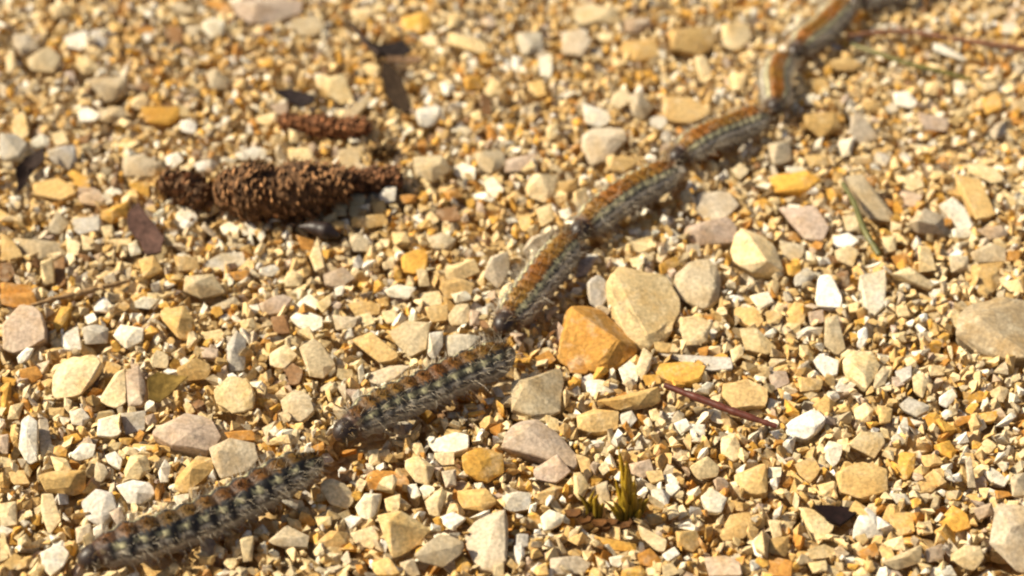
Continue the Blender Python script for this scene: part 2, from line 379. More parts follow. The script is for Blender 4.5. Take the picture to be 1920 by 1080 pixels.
 (0, 810): """C 0,18 8,20 9,26 0,27|P 0,2 6,2 6,16 0,16|C 38,18 50,20 54,28 42,32|S 28,32 44,28 64,28 64,44 56,48 34,44|C 31,46 40,46 46,66 42,70 36,78 31,60|C 0,54 12,52 12,70 0,72|Y 48,4 58,1 61,5 54,9 48,8|W 53,16 62,8 72,9 70,18 60,22 54,19|W 78,18 86,14 92,20 90,28 82,24|
 C 92,30 98,18 110,17 113,28 104,36 94,36|W 86,40 100,36 112,38 117,46 106,54 96,54|W 118,30 124,20 128,26 126,38 120,38|S 131,34 148,18 160,20 160,28 142,46 132,44|S 99,8 128,10 128,15 100,15|D 156,12 172,4 192,8 194,20 184,30 166,36 160,26|G 60,52 72,42 84,46 88,56 78,70 64,66|
 W 70,72 76,68 81,76 76,83 70,82|P 82,60 90,56 94,64 88,70|C 98,66 108,60 118,58 110,64 100,70|C 160,40 170,33 174,35 166,41|W 130,48 142,46 142,50 132,54|O 121,46 128,46 128,52 122,52|D 72,22 78,24 82,30 76,38 70,36|D 56,72 68,68 70,80 58,84|W 30,90 44,84 52,90 48,100 38,108 32,102|
 S 10,96 24,92 26,102 12,104|O 40,100 50,98 50,106 42,107|S 6,30 18,28 22,38 10,40|C 0,76 4,76 6,94 0,98|Y 22,62 30,62 30,70 24,70|C 180,80 190,78 190,96 182,98|S 148,94 162,92 160,100 150,100""",
 (480, 810): """C 50,36 58,34 72,42 74,52 68,58 56,54 48,44|O 80,40 84,30 98,28 112,32 116,40 104,44 84,44|W 74,56 82,46 94,47 90,62 84,66 76,62|C 96,50 108,46 108,58 98,60|C 112,20 122,18 134,26 130,40 120,38 112,28|W 112,40 120,38 124,48 116,50|C 115,8 124,8 127,16 120,19 115,14|C 83,14 92,12 94,24 85,26|
 W 128,6 150,0 160,2 160,12 148,16 134,14|C 134,16 148,14 149,24 140,26 134,20|Y 154,18 168,12 186,16 186,30 174,38 158,32|S 150,44 172,42 182,52 172,60 154,58|C 126,52 140,40 142,48 138,64 130,62|D 139,30 150,28 150,40 142,42|W 138,64 148,60 158,64 148,74 140,70|C 90,62 110,60 131,73 122,84 108,94 102,94 98,78|
 D 156,78 164,66 188,58 188,96 178,106 166,102 160,92|T 118,92 136,76 156,82 154,92 140,102 124,98|C 70,76 88,70 92,80 88,88 76,86|S 44,84 56,74 70,76 72,86 58,90|D 8,82 24,70 40,78 38,86 18,86|C 44,64 58,64 56,70 46,70|S 86,98 100,94 108,106 90,108|D 108,98 118,94 124,108 110,108|
 Y 149,98 156,93 162,100 158,106 150,104|C 178,100 186,98 186,108 178,108|W 164,38 170,38 172,43 166,45|W 185,48 196,44 206,46 205,58 194,60 186,57|C 22,64 32,66 36,74 26,72|B 62,30 72,28 74,36 64,38|S 100,18 112,14 110,20 102,20|C 4,6 24,2 26,8 10,10""",
 (960, 810): """P 16,28 34,16 44,30 34,38 18,36|C 46,30 52,30 58,40 52,52 46,46|S 16,48 30,40 42,42 30,54 18,54|W 21,64 28,58 40,62 36,70 23,75|S 48,16 58,20 60,32 52,30|C 64,26 70,21 74,28 68,33|D 62,40 72,36 74,52 66,56|P 88,24 104,20 106,30 98,34 90,32|S 100,30 112,28 114,36 104,38|W 115,40 122,36 126,42 120,48 116,46|
 C 133,26 146,18 156,26 154,34 140,36|W 141,48 150,41 162,50 158,60 148,60|S 166,32 186,24 192,30 192,46 172,46|C 157,4 168,0 173,18 166,22 157,20|S 156,74 164,62 178,60 183,70 174,80 158,82|C 94,70 104,74 116,80 114,90 106,88 96,78|S 122,74 138,74 142,84 136,90 124,86|Y 60,78 76,80 94,84 92,90 72,88|
 O 94,92 104,87 112,96 108,102 96,100|W 73,94 84,92 86,98 80,102 74,100|W 112,92 122,86 126,92 116,98|Y 82,104 96,100 102,106 100,112 82,112|P 144,94 160,92 172,98 172,108 148,108|C 112,100 120,98 126,106 114,110|D 28,94 50,92 60,98 54,106 30,108|W 180,82 186,76 192,84 188,96 182,92|
 S 100,62 112,60 114,68 104,70|G 2,76 12,76 12,86 2,88|C 116,56 124,54 126,62 118,66|W 133,-6 145,-6 145,7 134,7""",
 (1440, 810): """C 22,56 34,58 50,70 46,76 38,84 30,72|W 65,68 74,56 80,60 86,70 86,79 64,80|W 42,12 46,6 56,10 54,22 48,26 43,20|C 61,8 70,0 86,0 88,8 80,20 70,16|G 91,6 96,0 104,6 100,11 94,10|Y 92,22 100,15 112,16 110,28 104,36 97,32|S 50,30 70,22 90,28 90,44 70,50 54,44|S 110,40 120,30 132,26 132,36 124,44 112,46|
 S 114,18 126,16 132,24 118,28|Y 125,10 136,6 142,14 138,20 130,16|C 157,12 164,4 172,10 166,16 158,16|W 162,30 168,26 181,36 178,41 168,38|W 133,34 144,30 146,37 140,38|D 182,34 192,30 196,50 184,48|D 172,54 190,54 200,60 200,106 186,104 166,84 172,70|Y 128,68 138,54 150,62 152,72 140,76|S 90,62 108,60 110,74 98,78 92,72|
 C 138,92 148,84 160,86 163,94 154,104 142,100|C 30,88 42,84 50,88 48,94 32,96|C 30,98 44,96 44,104 34,106|W 122,102 138,100 142,108 122,110|G 90,46 104,46 108,54 96,54|C 92,43 96,37 100,35 100,44|C 36,40 50,36 52,42 48,50 38,48|S 20,24 34,18 40,28 32,38 24,32|O 66,90 80,82 84,92 72,96|
 T 84,98 104,88 116,84 114,98 96,104|P 118,88 130,84 132,96 120,98|O 0,92 18,96 18,108 0,108|W 0,26 10,26 10,34 0,34|C 0,66 10,66 11,78 4,80|S 2,80 16,78 14,94 0,90|P 154,58 168,52 170,62 158,66|C 114,68 122,66 124,76 116,76|O 170,44 180,44 184,48 172,50|D 148,20 152,18 156,42 150,42|C 158,42 166,42 164,50 160,50""",
}

rng = np.random.default_rng(11)
rnd = random.Random(5)

STONES = []          # dict: outline (photograph pixels), colour letter, area
for (ox, oy), txt in TILES.items():
    for item in txt.replace('\n', '').split('|'):
        parts = item.split()
        pts = [tuple(float(v) for v in p.split(',')) for p in parts[1:]]
        pts = [(ox + x * 2.5, oy + y * 2.5) for x, y in pts]
        a = 0.5 * abs(sum(p[0] * q[1] - q[0] * p[1] for p, q in zip(pts, pts[1:] + pts[:1])))
        STONES.append(dict(px=pts, c=parts[0], area=a))

def chip_mesh(st):
    """an angular chip whose broken face has the outline seen in the photograph"""
    pts = st['px']
    # uneven rim: break every long edge once
    out = []
    cx = sum(p[0] for p in pts) / len(pts)
    cy = sum(p[1] for p in pts) / len(pts)
    for p, q in zip(pts, pts[1:] + pts[:1]):
        out.append((p[0] + rnd.uniform(-1.5, 1.5), p[1] + rnd.uniform(-1.5, 1.5)))
        if math.hypot(q[0] - p[0], q[1] - p[1]) > 16:
            t = rnd.uniform(0.35, 0.65)
            mx, my = p[0] + (q[0] - p[0]) * t, p[1] + (q[1] - p[1]) * t
            k = 1 + rnd.uniform(0.0, 0.09)
            out.append((cx + (mx - cx) * k, cy + (my - cy) * k))
    size = math.sqrt(st['area']) * px_size(cy) * 1.25
    big = size > 0.75
    tilt = math.radians(rnd.uniform(4, 16) if big else rnd.uniform(6, 40))
    side = math.radians(rnd.uniform(-14, 10))
    n = Vector((math.sin(side), -math.sin(tilt), math.cos(tilt))).normalized()
    zc = 0.12
    for _ in range(3):
        p0 = on_z(cx, cy, zc)
        face = [on_plane(x, y, p0, n) for x, y in out]
        zmin = min(v.z for v in face)
        zc += rnd.uniform(-0.04, 0.07) - zmin
    c = sum(face, Vector()) / len(face)
    t = size * rnd.uniform(0.42, 0.7)
    V = list(face)
    k = rnd.randint(1, 3)
    bulge = size * rnd.uniform(0.04, 0.24)
    for i in range(k):
        f = face[int(i * len(face) / k)]
        V.append(c + (f - c) * rnd.uniform(0.15, 0.85) + n * bulge * rnd.uniform(0.55, 1.25))
    for f in face:
        V.append(c + (f - c) * rnd.uniform(0.86, 0.98) - n * t * rnd.uniform(0.25, 0.45))
    for f in face[::2]:
        V.append(c + (f - c) * rnd.uniform(0.45, 0.7) - n * t)
    bm = bmesh.new()
    for v in V:
        bm.verts.new(v)
    r = bmesh.ops.convex_hull(bm, input=bm.verts[:])
    junk = [g for g in r['geom_interior'] + r['geom_unused'] if isinstance(g, bmesh.types.BMVert)]
    if junk:
        bmesh.ops.delete(bm, geom=list(set(junk)), context='VERTS')
    loose = [v for v in bm.verts if not v.link_faces]
    if loose:
        bmesh.ops.delete(bm, geom=loose, context='VERTS')
    bmesh.ops.dissolve_limit(bm, angle_limit=math.radians(12), verts=bm.verts[:], edges=bm.edges[:])
    bmesh.ops.bevel(bm, geom=bm.edges[:], offset=min(0.014, size * rnd.uniform(0.015, 0.03)), segments=1, affect='EDGES', clamp_overlap=True)
    bmesh.ops.triangulate(bm, faces=bm.faces[:])
    if size > 0.5:
        bmesh.ops.subdivide_edges(bm, edges=bm.edges[:], cuts=4 if size > 1.1 else 2 if size > 0.8 else 1, use_grid_fill=True)
        bmesh.ops.triangulate(bm, faces=bm.faces[:])
    off = Vector((rnd.uniform(0, 90), rnd.uniform(0, 90), 0))
    for v in bm.verts:
        q = v.co * (2.6 / max(size, 0.2)) + off
        v.co += noise.noise_vector(q) * size * 0.022
        if size > 0.4:
            v.co += noise.noise_vector(v.co * 9 + off) * 0.014
        if size > 0.8:
            v.co += noise.noise_vector(v.co * 3.2 - off) * 0.055
    bm.verts.ensure_lookup_table()
    bm.verts.index_update()
    Vn = np.array([v.co[:] for v in bm.verts])
    Fn = [tuple(v.index for v in f.verts) for f in bm.faces]
    bm.free()
    st['size'] = size
    st['centre'] = c
    st['top'] = c.z + bulge * 0.5
    return Vn, Fn

def tint(letter, spread=0.10):
    base = np.array(PAL[letter][0])
    k = rng.uniform(1 - spread, 1 + spread)
    w = rng.uniform(-0.05, 0.05)
    return np.clip(base * k * np.array([1 + w * 0.3, 1.0, 1 - w * 1.5]), 0.02, 0.88)

# landmarks used to say where a stone lies
MARKS = [
    ((150, 1050), 'the leading caterpillar head'), ((400, 960), 'the leading caterpillar'),
    ((630, 830), 'the second caterpillar head'), ((800, 735), 'the second caterpillar'),
    ((940, 610), 'the third caterpillar head'), ((1040, 495), 'the third caterpillar'),
    ((1180, 370), 'the fourth caterpillar'), ((1350, 250), 'the fifth caterpillar'), ((1460, 160), 'the sixth caterpillar'),
    ((1540, 55), 'the seventh caterpillar'), ((510, 355), 'the big brown catkin'), ((340, 350), 'the frayed catkin stub'),
    ((605, 232), 'the thin reddish catkin'), ((740, 130), 'the dark folded leaf'), ((550, 180), 'the dark bark flake'), ((55, 315), 'the curled dark leaf'),
    ((275, 435), 'the purplish bark flake'), ((600, 432), 'the black lump'), ((1350, 765), 'the red-brown pine needle'), ((1615, 410), 'the stout green needle'),
    ((1710, 120), 'the thin green needle'), ((1780, 72), 'the long brown twig'), ((1165, 910), 'the moss tuft'), ((150, 555), 'the tan twig'),
    ((315, 725), 'the olive leaf scrap'), ((1565, 962), 'the dark husk'), ((1850, 620), 'the big tan slab'), ((1105, 640), 'the big orange stone'),
    ((915, 1000), 'the grey wedge-shaped stone'), ((755, 1000), 'the yellow-cream heart-shaped stone'), ((1900, 1000), 'the pale beige slab'), ((350, 805), 'the flat pinkish grey stone'),
]

USED = {}
def stone_label(st):
    pts = st['px']
    cx = sum(p[0] for p in pts) / len(pts)
    cy = sum(p[1] for p in pts) / len(pts)
    xs = [p[0] - cx for p in pts]; ys = [p[1] - cy for p in pts]
    cov = np.cov(np.array([xs, ys]))
    ev = np.sqrt(np.maximum(np.linalg.eigvalsh(cov), 1e-6))
    ratio = ev[1] / ev[0]
    shape = 'long' if ratio > 2.1 else ('blocky' if len(pts) == 4 else 'angular' if len(pts) == 5 else 'many-sided')
    size = 'large' if st['area'] > 3000 else 'mid-sized' if st['area'] > 1100 else 'small'
    ds = sorted((math.hypot((m[0][0] - cx), (m[0][1] - cy) * 1.5), i) for i, m in enumerate(MARKS))
    ds = [d for d in ds if d[0] > 22]
    head = f"{size} {PAL[st['c']][1]} {shape} stone"  # the shaded side of a split stone is named by its darker colour too
    tries = []
    if ds[0][0] < 75:
        tries.append(f"{head} close beside {MARKS[ds[0][1]][1]}")
    for p, q in ((0, 1), (0, 2), (1, 2), (0, 3), (1, 3)):
        t = f"{head} between {MARKS[ds[p][1]][1]} and {MARKS[ds[q][1]][1]}"
        if len(t.split()) <= 16:
            tries.append(t)
    tries.append(f"{head} nearest to {MARKS[ds[0][1]][1]}".replace('nearest to', 'not far from'))
    for t in tries:
        if t not in USED:
            break
    else:
        t = tries[0]
    USED[t] = 1
    return t

OWN = {   # stones that stand out, found by a pixel inside them
    (1850, 620): 'big flat tan slab with a dull weathered face, the widest stone in the gravel',
    (1105, 640): 'big rusty orange stone beside the third caterpillar',
    (915, 1000): 'grey wedge-shaped stone with a straight shaded side',
    (755, 1000): 'yellow-cream heart-shaped stone pointing down beside a grey wedge-shaped stone',
    (1900, 1000): 'pale beige slab with a pitted face beside small yellow stones',
    (350, 805): 'flat pinkish grey stone lying above the leading caterpillar',
    (1630, 975): 'bright white pyramid-shaped stone beside the dark husk',
    (1530, 990): 'yellow-cream triangular stone in front of the dark husk',
    (1200, 580): 'big sandy tan boulder behind the big orange stone',
    (1640, 700): 'smooth bright cream rounded stone with a pointed foot',
    (1010, 850): 'broad pinkish grey flat stone beyond the moss tuft',
}
MARK_STONES = dict(OWN)
OWN_TINT = {(1105, 640): (0.54, 0.28, 0.06), (1200, 580): (0.62, 0.46, 0.23), (1850, 620): (0.40, 0.31, 0.19), (1010, 850): (0.46, 0.36, 0.27), (755, 1000): (0.70, 0.50, 0.22), (1640, 700): (0.80, 0.65, 0.38)}

def inside(pt, poly):
    x, y = pt
    r = False
    for (x1, y1), (x2, y2) in zip(poly, poly[1:] + poly[:1]):
        if (y1 > y) != (y2 > y) and x < (x2 - x1) * (y - y1) / (y2 - y1) + x1:
            r = not r
    return r

extraV, extraF, extraC = [], [], []     # stones past the limit, for the gravel mass
STONES.sort(key=lambda s: -s['area'])
labels = []
for i, st in enumerate(STONES):
    Vn, Fn = chip_mesh(st)
    c = tint(st['c'])
    for pt, own in OWN_TINT.items():
        if inside(pt, st['px']):
            c = np.array(own)
    if i < 300:
        o0 = centred(Vn)
        me = mesh_from('stone', Vn - np.array(o0), Fn, c, [M_STONE], smooth=True, sharp=math.radians(13))
        o = link('stone', me, loc=o0)
        lab = None
        for pt in list(MARK_STONES):
            if inside(pt, st['px']):
                lab = MARK_STONES.pop(pt)
                break
        labels.append((o, lab or stone_label(st)))
    else:
        extraV.append(Vn); extraF.append(np.array(Fn)); extraC.append(np.tile(c, (len(Vn), 1)))
for o, lab in labels:
    n = sum(1 for _, l in labels if l == lab)
    tag(o, lab, 'stone', 'look-alikes: ' + lab if n > 1 else 'stones lying in the gravel')

# ------------------------------------------------------------------ the caterpillars' tracks (photograph pixels, head first)
CATS = [
    dict(p=[(146, 1057), (215, 1030), (310, 1000), (400, 962), (480, 924), (550, 888), (606, 862)], r=0.265, band=1.0,
         label='leading caterpillar of the line, dark with black bands and a round black head'),
    dict(p=[(628, 822), (672, 793), (730, 758), (800, 730), (870, 702), (925, 678), (962, 655)], r=0.27, band=0.8,
         label='second caterpillar in the line, rusty tufted back arched behind the leader'),
    dict(p=[(934, 622), (958, 592), (990, 555), (1022, 515), (1052, 478), (1078, 452)], r=0.265, band=0.25,
         label='third caterpillar in the line, ochre back and shiny grey-black head'),
    dict(p=[(1076, 444), (1110, 414), (1150, 386), (1195, 358), (1235, 335), (1268, 318)], r=0.265, band=0.15,
         label='fourth caterpillar in the line, thin rust-orange back and pale grey flank'),
    dict(p=[(1258, 303), (1295, 280), (1340, 258), (1390, 234), (1440, 218)], r=0.25, band=0.05,
         label='fifth caterpillar in the line, brown-grey flank and narrow orange back'),
    dict(p=[(1452, 212), (1455, 186), (1452, 158), (1457, 132), (1476, 112)], r=0.24, band=0.0,
         label='short sixth caterpillar in the line, bent sideways with a pale silvery flank'),
    dict(p=[(1484, 108), (1508, 84), (1535, 60), (1562, 36), (1590, 14)], r=0.25, band=0.0,
         label='seventh caterpillar in the line, bright orange back and silver stripes'),
    dict(p=[(1594, 12), (1630, -2), (1670, -18), (1715, -34), (1760, -52)], r=0.24, band=0.0,
         label='last caterpillar in view, dark grey back, running out of the picture'),
]
BASE_Z = 0.05

def spline(P, n):
    """Catmull-Rom through P, n samples evenly spaced in length"""
    P = [Vector(p) for p in P]
    P = [P[0] * 2 - P[1]] + P + [P[-1] * 2 - P[-2]]
    pts = []
    for i in range(1, len(P) - 2):
        for k in range(24):
            t = k / 24
            a, b, c, d = P[i - 1], P[i], P[i + 1], P[i + 2]
            pts.append(0.5 * ((2 * b) + (c - a) * t + (2 * a - 5 * b + 4 * c - d) * t * t + (3 * b - a - 3 * c + d) * t ** 3))
    pts.append(P[-2])
    A = np.array([p[:] for p in pts])
    L = np.concatenate([[0], np.cumsum(np.linalg.norm(np.diff(A, axis=0), axis=1))])
    s = np.linspace(0, L[-1], n)
    return np.stack([np.interp(s, L, A[:, k]) for k in range(3)], 1), L[-1]

# ------------------------------------------------------------------ gravel mass
X0, X1, Y0, Y1, RES = -12.5, 12.5, -8.5, 12.0, 0.04
NX, NY = int((X1 - X0) / RES), int((Y1 - Y0) / RES)
H = np.full((NX, NY), -0.22, np.float32)
COVER = np.zeros((NX, NY), bool)

def stamp_poly(pts, top):
    xs = [p.x for p in pts]; ys = [p.y for p in pts]
    i0, i1 = max(0, int((min(xs) - X0) / RES)), min(NX - 1, int((max(xs) - X0) / RES) + 1)
    j0, j1 = max(0, int((min(ys) - Y0) / RES)), min(NY - 1, int((max(ys) - Y0) / RES) + 1)
    if i1 <= i0 or j1 <= j0:
        return
    gx = X0 + (np.arange(i0, i1) + 0.5) * RES
    gy = Y0 + (np.arange(j0, j1) + 0.5) * RES
    GX, GY = np.meshgrid(gx, gy, indexing='ij')
    m = np.zeros(GX.shape, bool)
    for a, b in zip(pts, pts[1:] + pts[:1]):
        if a.y == b.y:
            continue
        cond = ((a.y > GY) != (b.y > GY)) & (GX < (b.x - a.x) * (GY - a.y) / (b.y - a.y) + a.x)
        m ^= cond
    sub = H[i0:i1, j0:j1]
    sub[m] = np.maximum(sub[m], top)
    COVER[i0:i1, j0:j1] |= m

for st in STONES:
    stamp_poly([on_z(x, y, st['centre'].z) for x, y in st['px']], st['top'])
# nothing pokes through the animals
for cdef in CATS:
    A, _ = spline([on_z(x, y, BASE_Z + cdef['r']) for x, y in cdef['p']], 60)
    for p in A:
        i, j = int((p[0] - X0) / RES), int((p[1] - Y0) / RES)
        w = int(cdef['r'] * 0.8 / RES)
        if w < i < NX - w and w < j < NY - w:
            COVER[i - w:i + w, j - w:j + w] = True
            H[i - w:i + w, j - w:j + w] = np.maximum(H[i - w:i + w, j - w:j + w], 0.02)

LITTER = [
    [(686, 70), (772, 70), (790, 112), (772, 216), (736, 210), (712, 120)], [(508, 160), (600, 172), (590, 206), (540, 198)], [(26, 330), (46, 284), (88, 268), (86, 300), (36, 372)],
    [(236, 402), (258, 370), (312, 448), (304, 484), (266, 484)], [(272, 700), (354, 702), (300, 760), (274, 756)], [(1520, 944), (1610, 944), (1610, 966), (1576, 990)], [(556, 414), (640, 430), (640, 452), (560, 440)], [(1056, 948), (1120, 956), (1200, 960), (1200, 994), (1070, 984)],
]
for poly in LITTER:
    stamp_poly([on_z(x, y, 0.1) for x, y in poly], 0.03)

def make_proto(npts):
    bm = bmesh.new()
    for _ in range(npts):
        v = rng.normal(size=3)
        v /= np.linalg.norm(v)
        bm.verts.new(v * rng.uniform(0.8, 1.0))
    r = bmesh.ops.convex_hull(bm, input=bm.verts[:])
    loose = [v for v in bm.verts if not v.link_faces]
    if loose:
        bmesh.ops.delete(bm, geom=loose, context='VERTS')
    bmesh.ops.triangulate(bm, faces=bm.faces[:])
    bm.verts.index_update()
    V = np.array([v.co[:] for v in bm.verts])
    F = np.array([[v.index for v in f.verts] for f in bm.faces])
    bm.free()
    return V, F
PROTO = [make_proto(int(k)) for k in rng.integers(7, 12, 60)]

LET = np.array(list('CSWTYDPOBG'))
WGT = np.array([.31, .28, .14, .08, .09, .05, .04, .035, .01, .01])
WGT = WGT / WGT.sum()

pos_l, size_l, let_l = [], [], []
def in_frame(x, y):
    d = Vector((x, y, 0)) - CAM
    z = d.dot(FWD)
    return abs(d.dot(RIGHT) / z) < TANH * 1.01 and abs(d.dot(UPV) / z) < TANH * 9 / 16 * 1.02

# bottom bed
for _ in range(7500):
    pos_l.append((rng.uniform(X0, X1), rng.uniform(Y0, Y1), rng.uniform(-0.30, -0.18)))
    size_l.append(rng.uniform(0.12, 0.22)); let_l.append(rng.choice(LET, p=WGT))
# bigger stones beyond the picture's edge, to go on with the same gravel
for _ in range(900):
    x, y = rng.uniform(X0, X1), rng.uniform(Y0, Y1)
    if in_frame(x, y):
        continue
    s = 0.10 + 0.20 * rng.random() ** 2.2
    i, j = int((x - X0) / RES), int((y - Y0) / RES)
    w = max(1, int(s * 0.8 / RES))
    if COVER[max(0, i - w):i + w + 1, max(0, j - w):j + w + 1].any():
        continue
    pos_l.append((x, y, s * 0.25)); size_l.append(s); let_l.append(rng.choice(LET, p=WGT))
    H[max(0, i - w):i + w + 1, max(0, j - w):j + w + 1] = s * 0.7
    COVER[max(0, i - w):i + w + 1, max(0, j - w):j + w + 1] = True
# filling chips, coarse to fine, each dropped in the lower of three spots
NF = 52000
sizes = np.sort(0.038 + 0.140 * rng.random(NF) ** 1.7)[::-1]
xs = rng.uniform(X0 + 0.2, X1 - 0.2, (NF, 3)); ys = rng.uniform(Y0 + 0.2, Y1 - 0.2, (NF, 3))
II = ((xs - X0) / RES).astype(int); JJ = ((ys - Y0) / RES).astype(int)
letters = rng.choice(LET, size=NF, p=WGT)
luck = rng.random(NF)
for k in range(NF):
    s = sizes[k]
    w = 1 if s < 0.07 else 2
    best = None
    for q in range(3):
        i, j = II[k, q], JJ[k, q]
        h = float(H[i - w:i + w + 1, j - w:j + w + 1].mean())
        if best is None or h < best[0]:
            best = (h, i, j, q)
    h, i, j, q = best
    if COVER[i, j] and luck[k] > 0.02:
        continue
    if h > 0.035 and luck[k] > 0.06:
        continue
    z = h + s * 0.35
    pos_l.append((xs[k, q], ys[k, q], z)); size_l.append(s); let_l.append(letters[k])
    w = max(1, int(s * 0.75 / RES))
    sub = H[i - w:i + w + 1, j - w:j + w + 1]
    np.maximum(sub, z + s * 0.45, out=sub)

def random_rotations(n):
    q = rng.normal(size=(n, 4)); q /= np.linalg.norm(q, axis=1, keepdims=True)
    w, x, y, z = q.T
    return np.stack([np.stack([1 - 2 * (y * y + z * z), 2 * (x * y - z * w), 2 * (x * z + y * w)], 1),
                     np.stack([2 * (x * y + z * w), 1 - 2 * (x * x + z * z), 2 * (y * z - x * w)], 1),
                     np.stack([2 * (x * z - y * w), 2 * (y * z + x * w), 1 - 2 * (x * x + y * y)], 1)], 1)

P = np.array(pos_l); S = np.array(size_l); Lt = np.array(let_l)
n = len(P)
which = rng.integers(0, len(PROTO), n)
R = random_rotations(n)
aniso = np.stack([rng.uniform(0.95, 1.45, n), rng.uniform(0.75, 1.05, n), rng.uniform(0.5, 0.9, n)], 1)
COLS = np.array([tint(l, 0.16) for l in Lt])
GV, GT, GC = list(extraV), [], list(extraC)
off = 0
for V, F in zip(extraV, extraF):
    GT.append(F + off); off += len(V)
for k, (V, F) in enumerate(PROTO):
    idx = np.where(which == k)[0]
    if not len(idx):
        continue
    loc = V[None] * (aniso[idx] * S[idx, None])[:, None, :]
    wv = np.einsum('nij,nvj->nvi', R[idx], loc) + P[idx][:, None, :]
    nv = len(V)
    GV.append(wv.reshape(-1, 3))
    GT.append((F[None] + (np.arange(len(idx)) * nv)[:, None, None]).reshape(-1, 3) + off)
    GC.append(np.repeat(COLS[idx], nv, axis=0))
    off += nv * len(idx)
gme = tri_mesh('gravel', np.concatenate(GV), np.concatenate(GT), np.concatenate(GC), [M_STONE])
tag(link('gravel', gme), 'mass of small sandy and cream gravel chips covering the ground', 'gravel', kind='stuff')

# ------------------------------------------------------------------ caterpillars
def lerp(a, b, t):
    return a + (b - a) * t

def build_hairs(name, roots, dirs, lens, cols, rad, parent, droop=0.25):
    """tapered three-sided hairs"""
    roots = np.asarray(roots); dirs = np.asarray(dirs); lens = np.asarray(lens)[:, None]; cols = np.asarray(cols)
    n = len(roots)
    dirs = dirs / np.linalg.norm(dirs, axis=1, keepdims=True)
    side = np.cross(dirs, rng.normal(size=(n, 3)))
    side /= np.linalg.norm(side, axis=1, keepdims=True)
    other = np.cross(dirs, side)
    bend = rng.normal(size=(n, 3)) * 0.12
    mid = roots + dirs * lens * 0.55 + bend * lens * 0.3
    tip = roots + dirs * lens + bend * lens + np.array([0, 0, -1.0]) * lens * droop * rng.uniform(0.2, 1, (n, 1))
    rr = np.asarray(rad) * np.ones((n, 1))
    Vs = []
    for c, k in ((roots, 1.0), (mid, 0.75)):
        for a in range(3):
            t = a * 2 * math.pi / 3
            Vs.append(c + (side * math.cos(t) + other * math.sin(t)) * rr * k)
    Vs.append(tip)
    V = np.stack(Vs, 1).reshape(-1, 3)
    T = []
    for a in range(3):
        b = (a + 1) % 3
        T += [(a, b, 3 + b), (a, 3 + b, 3 + a), (3 + a, 3 + b, 6)]
    T = np.array(T)[None] + (np.arange(n) * 7)[:, None, None]
    C = np.repeat(cols, 7, axis=0)
    me = tri_mesh(name, V, T.reshape(-1, 3), C, [M_HAIR])
    o = link(name, me, parent)
    tag(o, kind='stuff')
    return o

